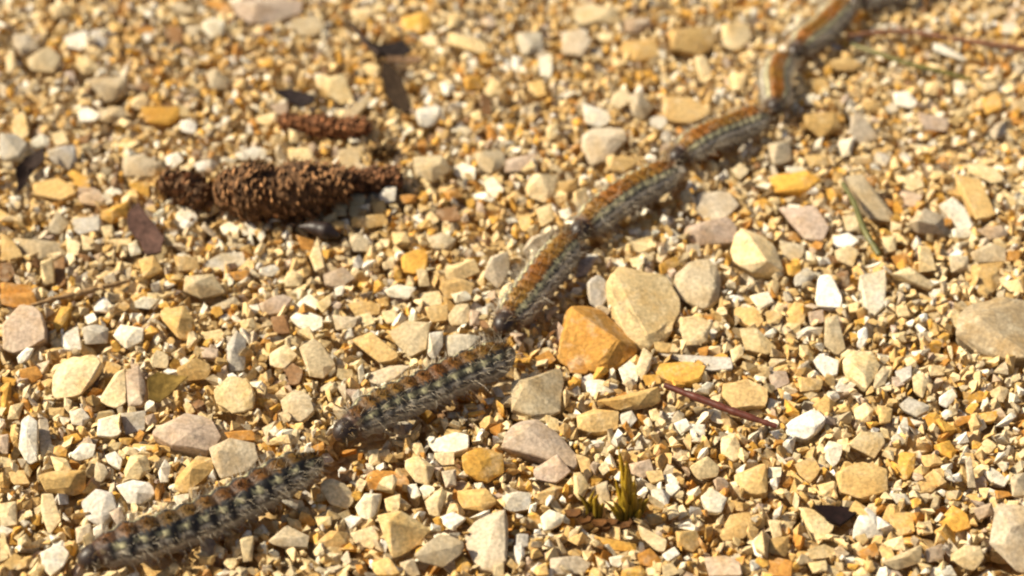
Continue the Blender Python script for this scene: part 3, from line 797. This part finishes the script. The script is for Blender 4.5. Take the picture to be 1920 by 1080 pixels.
def build_caterpillar(cd, seed):
    g = np.random.default_rng(seed)
    r0 = cd['r']
    path, L = spline([on_z(x, y, BASE_Z + r0 * 0.95) for x, y in cd['p']], 190)
    seg = 12
    n = len(path)
    s = np.linspace(0, 1, n)
    # looping gait: the back rises and falls a little
    path[:, 2] += 0.035 * np.sin(s * math.pi * 2.3 + seed) * np.sin(s * math.pi)
    tan = np.gradient(path, axis=0); tan /= np.linalg.norm(tan, axis=1, keepdims=True)
    up = np.array([0, 0, 1.0]) - tan * tan[:, 2:3]; up /= np.linalg.norm(up, axis=1, keepdims=True)
    sid = np.cross(tan, up)
    head_len = min(0.24, 0.11 * L) / L
    ph = (s - head_len) / (1 - head_len) * seg                # segment coordinate
    NA = 48
    th = np.linspace(0, 2 * math.pi, NA, endpoint=False)      # 0 = back, pi = belly
    rad = np.empty(n)
    band = cd['band']
    for i in range(n):
        if s[i] < head_len:
            u = s[i] / head_len
            rad[i] = r0 * 0.60 * math.sqrt(max(0.0, 1 - (1 - u * 1.22) ** 2)) if u < 0.98 else r0 * 0.60
            if u > 0.86: rad[i] = min(rad[i], r0 * lerp(0.60, 0.58, (u - 0.86) / 0.14))
        else:
            f = ph[i] % 1.0
            env = min(1.0, 0.66 + (s[i] - head_len) * 3.0)
            tail = 1.0 if s[i] < 0.86 else math.sqrt(max(0.0, 1 - ((s[i] - 0.86) / 0.142) ** 2)) * 0.62 + 0.38 * (1 - (s[i] - 0.86) / 0.14)
            rad[i] = r0 * env * tail * (lerp(0.955, 0.91, band) + lerp(0.05, 0.11, band) * abs(math.sin(f * math.pi)) ** 0.7)
    rad = np.maximum(rad, 0.004)
    V = np.empty((n, NA, 3)); C = np.empty((n, NA, 3)); mat = np.zeros((n, NA), int)
    orange = np.array((0.30, 0.105, 0.010)); ochre = np.array((0.36, 0.19, 0.03)); black = np.array((0.016, 0.014, 0.013))
    pale = np.array((0.64, 0.59, 0.46)); grey = np.array((0.25, 0.21, 0.165)); dark = np.array((0.07, 0.06, 0.05)); belly = np.array((0.22, 0.13, 0.07))
    band = cd['band']
    jit = g.uniform(-1, 1, (n, NA))
    for i in range(n):
        f = ph[i] % 1.0
        sg = int(max(0, ph[i]))
        head = s[i] < head_len * 0.97
        for a in range(NA):
            t = th[a] if th[a] <= math.pi else 2 * math.pi - th[a]
            d = math.degrees(t)
            k = 1.0
            if d > 110: k *= lerp(1.0, 0.80, min(1, (d - 110) / 40))             # flat belly
            if not head:
                # warts that carry the tufts, and stub feet under some segments
                k += 0.05 * math.exp(-((f - 0.5) / 0.2) ** 2) * (math.exp(-((d - 30) / 12) ** 2) + math.exp(-((d - 75) / 12) ** 2))
                if sg in (0, 1, 2, 5, 6, 7, 8, 11):
                    k += 0.38 * math.exp(-((f - 0.5) / 0.2) ** 2) * math.exp(-((d - 138) / 13) ** 2)
            V[i, a] = path[i] + (up[i] * math.cos(th[a]) * (1.0 if d < 90 else 0.92) + sid[i] * math.sin(th[a])) * rad[i] * k
            if head:
                c = np.array((0.035, 0.022, 0.016))
                mat[i, a] = 1
                if s[i] < head_len * 0.18 and d > 60: c = np.array((0.10, 0.05, 0.025))
            else:
                w = jit[i, a] * 3.0
                dd = d + w
                mid = math.exp(-((f - 0.5) / 0.30) ** 2)
                joint = 1 - mid
                if dd < 25 - 5 * band:
                    c = lerp(ochre, orange, 0.5 + 0.5 * math.sin(ph[i] * 0.9 + seed)) * (1 - 0.55 * band)
                    c = lerp(c, black, band * (0.72 * joint ** 1.4))
                elif dd < 32:
                    c = lerp(np.array((0.07, 0.045, 0.02)), black, 0.4 + 0.6 * band)
                elif dd < 46:
                    c = lerp(pale * np.array((0.85, 0.85, 0.62)), black, band * min(1, 1.25 * mid))
                elif dd < 55:
                    c = lerp(dark, black, mid * band)
                elif dd < 67:
                    c = lerp(pale, black, band * min(1, 1.1 * mid))
                elif dd < 78:
                    c = lerp(grey * 0.6, black, band * 0.7 * mid)
                elif dd < 88:
                    c = lerp(pale * 0.62, grey, 0.35 * mid * band)
                elif dd < 118:
                    c = grey
                else:
                    c = belly
                if s[i] < head_len + 0.05:
                    c = lerp(np.array((0.07, 0.028, 0.012)), c, min(1, (s[i] - head_len) / 0.05))
                c = c * (1 + 0.18 * jit[i, (a * 7 + i) % NA])
            C[i, a] = c
    c0 = path.mean(0); c0[2] = BASE_Z
    root = bpy.data.objects.new('caterpillar', None)
    col.objects.link(root); root.location = c0
    root.empty_display_size = 0.3
    tag(root, cd['label'], 'caterpillar', 'caterpillars walking in single file')
    Vf = V.reshape(-1, 3) - c0
    F, mi = [], []
    for i in range(n - 1):
        for a in range(NA):
            b = (a + 1) % NA
            F.append((i * NA + a, i * NA + b, (i + 1) * NA + b, (i + 1) * NA + a)); mi.append(int(mat[i, a]))
    F.append(tuple(range(NA))[::-1]); mi.append(1)
    F.append(tuple((n - 1) * NA + a for a in range(NA))); mi.append(0)
    me = mesh_from('body', Vf, F, C.reshape(-1, 3), [M_SKIN, M_HEAD], smooth=True, mat_idx=mi)
    link('body', me, root)
    # hair
    roots, dirs, lens, cols, rads = [], [], [], [], []
    def add(i, ang, length, c, spread, back, rr=0.0045):
        a = math.radians(ang)
        nrm = up[i] * math.cos(a) + sid[i] * math.sin(a)
        d = nrm + tan[i] * back + g.normal(size=3) * spread
        roots.append(path[i] + nrm * rad[i] * 0.93 - c0); dirs.append(d); lens.append(length); cols.append(c); rads.append((rr,))
    dens = L / 4.2
    lo = int((head_len + 0.01) * n)
    def pick(): return int(g.integers(lo, n - 3))
    rust = np.array((0.30, 0.10, 0.012)); amber = np.array((0.38, 0.20, 0.035)); silver = np.array((0.64, 0.57, 0.45)); blk = np.array((0.02, 0.016, 0.012)); tan_c = np.array((0.50, 0.40, 0.26))
    for _ in range(int(1300 * dens)):          # dorsal tufts
        i = pick(); f = ph[i] % 1.0
        if g.random() > lerp(0.7, 0.2, band) + 0.75 * math.exp(-((f - 0.5) / 0.22) ** 2): continue
        ang = g.normal(0, 9.5 - 1.5 * band)
        c = lerp(rust, amber, g.random()) * (1 - 0.3 * band)
        if g.random() < 0.15 + 0.40 * band: c = blk
        add(i, ang, g.uniform(0.05, 0.11), c * g.uniform(0.7, 1.2), 0.35, 0.15)
    for _ in range(int(lerp(260, 420, band) * dens)):          # flank hair
        i = pick()
        sd = 1 if g.random() < 0.5 else -1
        ang = sd * g.uniform(38, 118)
        c = lerp(silver, tan_c, g.random() ** 1.5) * g.uniform(0.55, 1.1)
        add(i, ang, g.uniform(0.05, 0.14), c, 0.3, 0.9, 0.0035)
    for _ in range(int(260 * dens)):           # long pale fringe near the feet
        i = pick()
        sd = 1 if g.random() < 0.5 else -1
        ang = sd * g.uniform(60, 115)
        add(i, ang, g.uniform(0.10, 0.22), lerp(silver, tan_c, g.random()) * g.uniform(0.7, 1.15), 0.3, 0.6, 0.0030)
    for _ in range(int(160 * dens)):           # thin long hair all over
        i = pick()
        add(i, g.uniform(-90, 90), g.uniform(0.15, 0.30), lerp(silver, tan_c, g.random()), 0.45, 0.3, 0.0028)
    for _ in range(int(260 * dens)):           # extra pale hair, mostly on the sunward side, imitating its sunlit halo
        i = pick()
        sd = 1 if g.random() < 0.35 else -1
        add(i, sd * g.uniform(20, 80), g.uniform(0.12, 0.24), lerp(silver, tan_c, g.random()) * g.uniform(0.9, 1.25), 0.3, 0.2, 0.0027)
    for _ in range(70):                        # bristles over the head
        i = int(g.integers(int(0.3 * lo), lo + 4))
        add(i, g.uniform(-100, 100), g.uniform(0.06, 0.14), lerp(amber, silver, g.random()) * g.uniform(0.5, 1.0), 0.4, -0.3, 0.003)
    build_hairs('hair', roots, dirs, lens, cols, np.array(rads), root)
    return root

for k, cd in enumerate(CATS):
    build_caterpillar(cd, 20 + k)

# ------------------------------------------------------------------ catkins
def build_catkin(path_px, radii_px, label, colour, frayed=0.0, z0=0.02, seed=1):
    g = np.random.default_rng(seed)
    row = sum(p[1] for p in path_px) / len(path_px)
    k = px_size(row)
    rr = [r * k for r in radii_px]
    rmax = max(rr)
    path, L = spline([on_z(x, y, z0 + rmax * 0.8) for x, y in path_px], 60)
    s = np.linspace(0, 1, 60)
    R_ = np.interp(s, np.linspace(0, 1, len(rr)), rr)
    R_ *= np.sqrt(np.clip(np.minimum(s, 1 - s) * 14, 0.05, 1)) * (1 + 0.12 * np.sin(s * 17 + seed))
    tan = np.gradient(path, axis=0); tan /= np.linalg.norm(tan, axis=1, keepdims=True)
    up = np.array([0, 0, 1.0]) - tan * tan[:, 2:3]; up /= np.linalg.norm(up, axis=1, keepdims=True)
    sid = np.cross(tan, up)
    c0 = path.mean(0); c0[2] = z0
    root = bpy.data.objects.new('catkin', None); col.objects.link(root); root.location = c0
    tag(root, label, 'catkin', 'dry fallen catkins')
    NA = 18
    V = []; C = []
    colour = np.array(colour)
    for i in range(60):
        for a in range(NA):
            t = a * 2 * math.pi / NA
            p = path[i] + (up[i] * math.cos(t) + sid[i] * math.sin(t)) * R_[i] * (0.80 + 0.12 * g.random()) - c0
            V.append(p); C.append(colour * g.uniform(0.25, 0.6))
    F = [(i * NA + a, i * NA + (a + 1) % NA, (i + 1) * NA + (a + 1) % NA, (i + 1) * NA + a) for i in range(59) for a in range(NA)]
    F += [tuple(range(NA))[::-1], tuple(59 * NA + a for a in range(NA))]
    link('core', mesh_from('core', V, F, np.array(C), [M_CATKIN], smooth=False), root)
    # scales: small cupped lozenges set in a spiral
    SV, ST, SC = [], [], []
    unit = np.array([(0, 0, 0), (0.45, 0.5, 0.14), (1.0, 0.0, 0.42), (0.45, -0.5, 0.14), (0.5, 0.0, 0.40), (0.5, 0, 0.02)])
    tri = np.array([(0, 1, 4), (1, 2, 4), (2, 3, 4), (3, 0, 4), (1, 0, 5), (2, 1, 5), (3, 2, 5), (0, 3, 5)])
    ssz = 0.10 if rmax > 0.25 else 0.065
    area = 2 * math.pi * np.mean(R_) * L
    m = int(area / (ssz * ssz) * 2.0)
    for q in range(m):
        u = (q + 0.5) / m
        i = min(59, int(u * 60))
        ang = q * 2.39996 + g.normal() * 0.15
        nrm = up[i] * math.cos(ang) + sid[i] * math.sin(ang)
        w = np.cross(nrm, tan[i])
        if frayed and g.random() < frayed * 0.5: continue
        sc = ssz * g.uniform(0.75, 1.3)
        lift = 0.5 + g.normal() * (0.25 + frayed)
        ax = tan[i] * math.cos(lift) * 0.8 + nrm * math.sin(lift) + g.normal(size=3) * (0.12 + 0.3 * frayed)
        ax /= np.linalg.norm(ax)
        nn = np.cross(ax, w); nn /= np.linalg.norm(nn)
        if nn.dot(nrm) < 0: nn = -nn
        base = path[i] + nrm * R_[i] * (0.82 + g.normal() * 0.05) - c0
        P_ = base + (unit[:, :1] * ax + unit[:, 1:2] * w + unit[:, 2:] * nn * 0.6) * sc
        ST.append(tri + 6 * (len(SV))); SV.append(P_)
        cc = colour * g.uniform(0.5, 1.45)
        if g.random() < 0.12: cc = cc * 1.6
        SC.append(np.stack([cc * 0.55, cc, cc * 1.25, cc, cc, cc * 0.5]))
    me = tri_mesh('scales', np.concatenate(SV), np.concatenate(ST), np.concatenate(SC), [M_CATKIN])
    tag(link('scales', me, root), kind='stuff')
    return root

BR = (0.24, 0.120, 0.050)
build_catkin([(400, 358), (455, 358), (520, 362), (590, 352), (655, 340)], [46, 58, 60, 50, 36], 'big thick brown catkin with rough scales, in the middle of its clump', BR, 0.15, seed=3)
build_catkin([(640, 345), (690, 338), (752, 334)], [24, 28, 24], 'dark brown tapering catkin end touching the thick catkin', (0.18, 0.08, 0.034), 0.1, seed=4)
build_catkin([(298, 342), (340, 348), (388, 374)], [22, 34, 26], 'small frayed catkin stub beside the thick brown catkin', (0.26, 0.135, 0.062), 0.45, seed=5)
build_catkin([(520, 226), (580, 234), (640, 240), (692, 238)], [14, 21, 23, 16], 'thin reddish brown catkin lying under the dark bark flake', (0.28, 0.115, 0.045), 0.05, seed=6)
build_catkin([(688, 288), (715, 282), (745, 285)], [10, 15, 12], 'short brown catkin crumb beyond the tapering catkin end', (0.16, 0.09, 0.03), 0.5, seed=7)

# ------------------------------------------------------------------ dead leaves, flakes, dark pieces
def sheet(pts_px, z, thick, colour, curl=0.06, seed=0, tilt=(0.0, 0.35), edge_dark=0.8):
    """a thin leaf or flake with thickness, uneven and curled; returns verts, faces, colours"""
    g = np.random.default_rng(seed)
    cx = sum(p[0] for p in pts_px) / len(pts_px); cy = sum(p[1] for p in pts_px) / len(pts_px)
    n = Vector((tilt[0], -tilt[1], 1)).normalized()
    p0 = on_z(cx, cy, z)
    # subdivide rim
    rim = []
    for p, q in zip(pts_px, pts_px[1:] + pts_px[:1]):
        m = max(1, int(math.hypot(q[0] - p[0], q[1] - p[1]) / 9))
        for k in range(m):
            t = k / m
            rim.append((lerp(p[0], q[0], t) + g.normal() * 0.8, lerp(p[1], q[1], t) + g.normal() * 0.8))
    rings = (1.0, 0.72, 0.42, 0.15)
    V, C, F = [], [], []
    m = len(rim)
    colour = np.array(colour)
    pl = [on_plane(x, y, p0, n) for x, y in rim]
    size = max((v - p0).length for v in pl)
    for layer in (0, 1):
        for rk in rings:
            for v in pl:
                w = p0 + (v - p0) * rk
                u = (w - p0) / size
                bend = curl * size * (u.x * u.x * 1.6 - u.y * 0.6 + 0.5 * noise.noise(w * 3.0 + Vector((seed, 0, 0))))
                V.append(w + n * (bend - layer * thick))
                C.append(colour * (0.8 + 0.4 * g.random()) * (edge_dark if rk == 1.0 else 1))
        V.append(p0 - n * layer * thick); C.append(colour)
    per = m * len(rings) + 1
    for layer in (0, 1):
        o = layer * per
        for k in range(len(rings) - 1):
            for a in range(m):
                b = (a + 1) % m
                f = (o + k * m + a, o + k * m + b, o + (k + 1) * m + b, o + (k + 1) * m + a)
                F.append(f if layer == 0 else f[::-1])
        for a in range(m):
            b = (a + 1) % m
            f = (o + (len(rings) - 1) * m + a, o + (len(rings) - 1) * m + b, o + per - 1)
            F.append(f if layer == 0 else f[::-1])
    for a in range(m):
        b = (a + 1) % m
        F.append((b, a, per + a, per + b))
    return np.array([v[:] for v in V]), F, np.array(C)

def sheet_obj(name, pts, z, thick, colour, parent=None, base=None, mat=None, **kw):
    V, F, C = sheet(pts, z, thick, colour, **kw)
    b = base if base is not None else centred(V)
    me = mesh_from(name, V - np.array(b), F, C, [mat or M_LEAF], smooth=True, sharp=math.radians(50))
    return link(name, me, parent, None if parent is not None else b)

def tube(path3, radii, colour, na=8, seed=0, wob=0.1):
    g = np.random.default_rng(seed)
    A, L = spline(path3, max(12, len(path3) * 8))
    n = len(A)
    R_ = np.interp(np.linspace(0, 1, n), np.linspace(0, 1, len(radii)), radii)
    tan = np.gradient(A, axis=0); tan /= np.linalg.norm(tan, axis=1, keepdims=True)
    up = np.array([0, 0, 1.0]) - tan * tan[:, 2:3]; up /= np.linalg.norm(up, axis=1, keepdims=True)
    sid = np.cross(tan, up)
    V, C, F = [], [], []
    for i in range(n):
        kk = 1 + wob * g.normal() * 0.6
        for a in range(na):
            t = 2 * math.pi * a / na
            V.append(A[i] + (up[i] * math.cos(t) + sid[i] * math.sin(t)) * R_[i] * kk)
            C.append(np.array(colour) * (0.8 + 0.4 * g.random()))
    for i in range(n - 1):
        for a in range(na):
            b = (a + 1) % na
            F.append((i * na + a, i * na + b, (i + 1) * na + b, (i + 1) * na + a))
    F += [tuple(range(na))[::-1], tuple((n - 1) * na + a for a in range(na))]
    return np.array(V), F, np.array(C)

def tube_obj(name, px, zs, w_px, colour, mat, label=None, cat=None, group=None, parent=None, base=None, seed=0, wob=0.1):
    pts = [on_z(x, y, z) for (x, y), z in zip(px, zs)]
    k = px_size(sum(p[1] for p in px) / len(px)) / 2
    V, F, C = tube(pts, [w * k for w in w_px], colour, seed=seed, wob=wob)
    b = base if base is not None else centred(V)
    me = mesh_from(name, V - np.array(b), F, C, [mat], smooth=True, sharp=math.radians(60))
    o = link(name, me, parent, None if parent is not None else b)
    if label:
        tag(o, label, cat, group)
    return o

# dark folded leaf with a stalk
base = on_z(735, 130, 0.05)
leaf = bpy.data.objects.new('dead_leaf', None); col.objects.link(leaf); leaf.location = base
tag(leaf, 'dark folded dead leaf with a thin stalk and two blades', 'leaf', 'dead leaf scraps')
DK = (0.020, 0.013, 0.011)
sheet_obj('blade', [(686, 78), (712, 84), (755, 75), (774, 98), (760, 103), (722, 108), (704, 100)], 0.26, 0.02, DK, leaf, base, seed=1, tilt=(0.0, 0.5))
sheet_obj('blade', [(716, 112), (738, 124), (752, 142), (762, 170), (770, 206), (760, 214), (740, 204), (724, 176), (716, 142)], 0.22, 0.02, (0.050, 0.030, 0.016), leaf, base, seed=2, tilt=(0.1, 0.25))
sheet_obj('folded_edge', [(722, 107), (760, 104), (792, 108), (788, 118), (750, 116), (726, 118)], 0.24, 0.03, (0.22, 0.13, 0.07), leaf, base, seed=3, tilt=(0.0, 0.6))
tube_obj('stalk', [(654, 38), (672, 62), (690, 82), (712, 104)], [0.10, 0.16, 0.24, 0.25], [7, 9, 12, 13], (0.045, 0.028, 0.02), M_LEAF, parent=leaf, base=base)
# flakes, dark pieces and scraps
tag(sheet_obj('bark_flake', [(513, 170), (545, 166), (592, 178), (588, 194), (566, 202), (544, 192)], 0.26, 0.03, (0.026, 0.017, 0.016), seed=4, tilt=(0, 0.5)), 'small dark bark flake above the thin reddish catkin', 'bark')
tag(sheet_obj('dead_leaf', [(30, 318), (46, 290), (82, 274), (84, 298), (60, 322), (48, 348), (34, 366)], 0.24, 0.03, (0.030, 0.017, 0.012), seed=5, curl=0.3, tilt=(0.2, 0.4)), 'curled dark brown leaf scrap beside a grey stone', 'leaf', 'dead leaf scraps')
tag(sheet_obj('bark_flake', [(238, 402), (258, 376), (270, 396), (290, 418), (308, 448), (302, 474), (272, 480), (260, 450), (240, 428)], 0.22, 0.05, (0.105, 0.055, 0.040), seed=6, tilt=(0, 0.35), curl=0.1), 'purplish brown ragged bark flake near the frayed catkin stub', 'bark')
tag(sheet_obj('leaf_scrap', [(276, 712), (296, 698), (330, 702), (352, 708), (330, 730), (300, 756), (278, 752)], 0.20, 0.03, (0.27, 0.17, 0.04), seed=7, tilt=(0.3, 0.3), curl=0.2), 'olive yellow leaf scrap wedged among cream stones', 'leaf', 'dead leaf scraps')
tag(sheet_obj('patch', [(1528, 950), (1556, 946), (1590, 950), (1606, 962), (1576, 984), (1552, 972)], 0.10, 0.05, (0.014, 0.006, 0.005), seed=8, tilt=(0, 0.1)), 'dark wine-brown husk between a white and a yellow-cream triangular stone', 'patch')  # thin, very dark brown sheet set low between two stones

def lump_obj():  # plump blackish lump, tapered at both ends
    V, F, C = tube([on_z(560, 425, 0.17), on_z(585, 427, 0.18), on_z(610, 433, 0.17), on_z(637, 443, 0.14)], [0.02, 0.10, 0.13, 0.03], (0.030, 0.018, 0.014), na=14, wob=0.03)
    b = centred(V)
    tag(link('seed', mesh_from('seed', V - np.array(b), F, C, [M_NEEDLE], smooth=True), loc=b), 'plump blackish lump below the thick brown catkin', 'seed')
lump_obj()

# needles and twigs
tube_obj('pine_needle', [(1246, 722), (1318, 750), (1388, 776), (1457, 800)], [0.28, 0.28, 0.28, 0.28], [11, 15, 14, 9], (0.105, 0.026, 0.014), M_NEEDLE, 'straight red-brown dry pine needle', 'needle', 'needles and twigs on the gravel')
tube_obj('pine_needle', [(1580, 344), (1600, 378), (1620, 430), (1648, 478)], [0.34, 0.32, 0.28, 0.22], [9, 11, 12, 11], (0.115, 0.110, 0.030), M_NEEDLE, 'short stout olive green needle beside a tan flat stone', 'needle', 'needles and twigs on the gravel')
tube_obj('pine_needle', [(1598, 84), (1640, 98), (1698, 118), (1755, 132), (1822, 150)], [0.22, 0.26, 0.26, 0.26, 0.2], [8, 9, 9, 9, 6], (0.150, 0.135, 0.035), M_NEEDLE, 'thin curved green needle beside the seventh caterpillar', 'needle', 'needles and twigs on the gravel')
tube_obj('twig', [(1588, 68), (1640, 62), (1700, 60), (1780, 72), (1850, 82), (1935, 94)], [0.2, 0.22, 0.22, 0.22, 0.22, 0.2], [8, 10, 11, 10, 12, 12], (0.235, 0.115, 0.065), M_LEAF, 'long thin reddish brown twig running from the seventh caterpillar', 'twig', 'needles and twigs on the gravel', wob=0.25)
tube_obj('twig', [(1782, 280), (1830, 264), (1856, 240), (1880, 205)], [0.16, 0.2, 0.22, 0.22], [5, 6, 7, 5], (0.150, 0.085, 0.035), M_LEAF, 'short thin brown bent stem among pale stones', 'twig', 'needles and twigs on the gravel')
tube_obj('twig', [(52, 576), (96, 562), (140, 552), (190, 540), (244, 526)], [0.20, 0.22, 0.22, 0.2, 0.16], [8, 10, 10, 9, 6], (0.300, 0.185, 0.085), M_LEAF, 'tan dry twig lying above a big pinkish grey stone', 'twig', 'needles and twigs on the gravel', wob=0.3)

# moss tuft
mb = on_z(1160, 968, 0.0)
moss = bpy.data.objects.new('moss_tuft', None); col.objects.link(moss); moss.location = mb
tag(moss, 'small yellow-green moss tuft with upright pointed leaves on a brown base', 'moss')
g = np.random.default_rng(9)
def moss_leaf(x, y, h, lean, width, colour, seed):
    b0 = on_z(x, y, 0.04)
    top = b0 + Vector((lean[0], lean[1], h))
    mid = b0.lerp(top, 0.5) + Vector((lean[0] * -0.15, 0.02, 0))
    A, L = spline([b0, mid, top], 14)
    V, C, F = [], [], []
    for i in range(14):
        u = i / 13
        w = width * (math.sin(math.pi * min(1, u * 0.85 + 0.15)) ** 0.8) * (1 - u * 0.35) + 0.002
        for dx, dy in ((-1, 0.35), (0, -0.25), (1, 0.35), (0, 0.1)):
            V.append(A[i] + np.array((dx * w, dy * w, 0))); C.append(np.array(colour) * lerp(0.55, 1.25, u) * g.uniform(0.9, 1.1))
    for i in range(13):
        for a in range(4):
            b = (a + 1) % 4
            F.append((i * 4 + a, i * 4 + b, (i + 1) * 4 + b, (i + 1) * 4 + a))
    F += [(3, 2, 1, 0), (52, 53, 54, 55)]
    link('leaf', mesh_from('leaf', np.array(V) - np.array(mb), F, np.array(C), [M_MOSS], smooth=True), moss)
MG = (0.40, 0.26, 0.020)
for i in range(40):
    u = g.normal() * 0.55
    h = max(0.25, 1.12 * math.exp(-(u / 0.75) ** 2) * g.uniform(0.45, 0.95)) if i else 1.15
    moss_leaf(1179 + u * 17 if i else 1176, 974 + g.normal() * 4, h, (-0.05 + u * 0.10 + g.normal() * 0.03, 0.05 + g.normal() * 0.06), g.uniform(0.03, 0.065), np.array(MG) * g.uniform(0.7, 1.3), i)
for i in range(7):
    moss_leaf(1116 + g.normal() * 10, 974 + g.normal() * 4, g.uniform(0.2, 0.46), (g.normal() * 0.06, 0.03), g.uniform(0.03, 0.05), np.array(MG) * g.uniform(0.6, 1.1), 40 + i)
for i, (x, y, w, h) in enumerate([(1078, 962, 26, 12), (1098, 974, 24, 11), (1122, 980, 26, 10), (1148, 978, 24, 12), (1170, 984, 28, 10), (1192, 976, 20, 10), (1110, 964, 18, 9), (1136, 988, 22, 7)]):
    a0 = g.uniform(-0.5, 0.5)
    pts = []
    for q in range(6):
        t = q / 6 * 2 * math.pi
        k = g.uniform(0.65, 1.1)
        pts.append((x + (math.cos(t) * math.cos(a0) * w - math.sin(t) * math.sin(a0) * h) * 0.7 * k, y + (math.cos(t) * math.sin(a0) * w * 0.5 + math.sin(t) * h) * 0.8 * k))
    sheet_obj('base_scale', pts, 0.10 + 0.05 * g.random(), 0.04, np.array((0.085, 0.036, 0.010)) * g.uniform(0.5, 1.6), moss, mb, mat=M_LEAF, seed=30 + i, tilt=(g.normal() * 0.3, 0.25 + g.normal() * 0.25), curl=0.3)
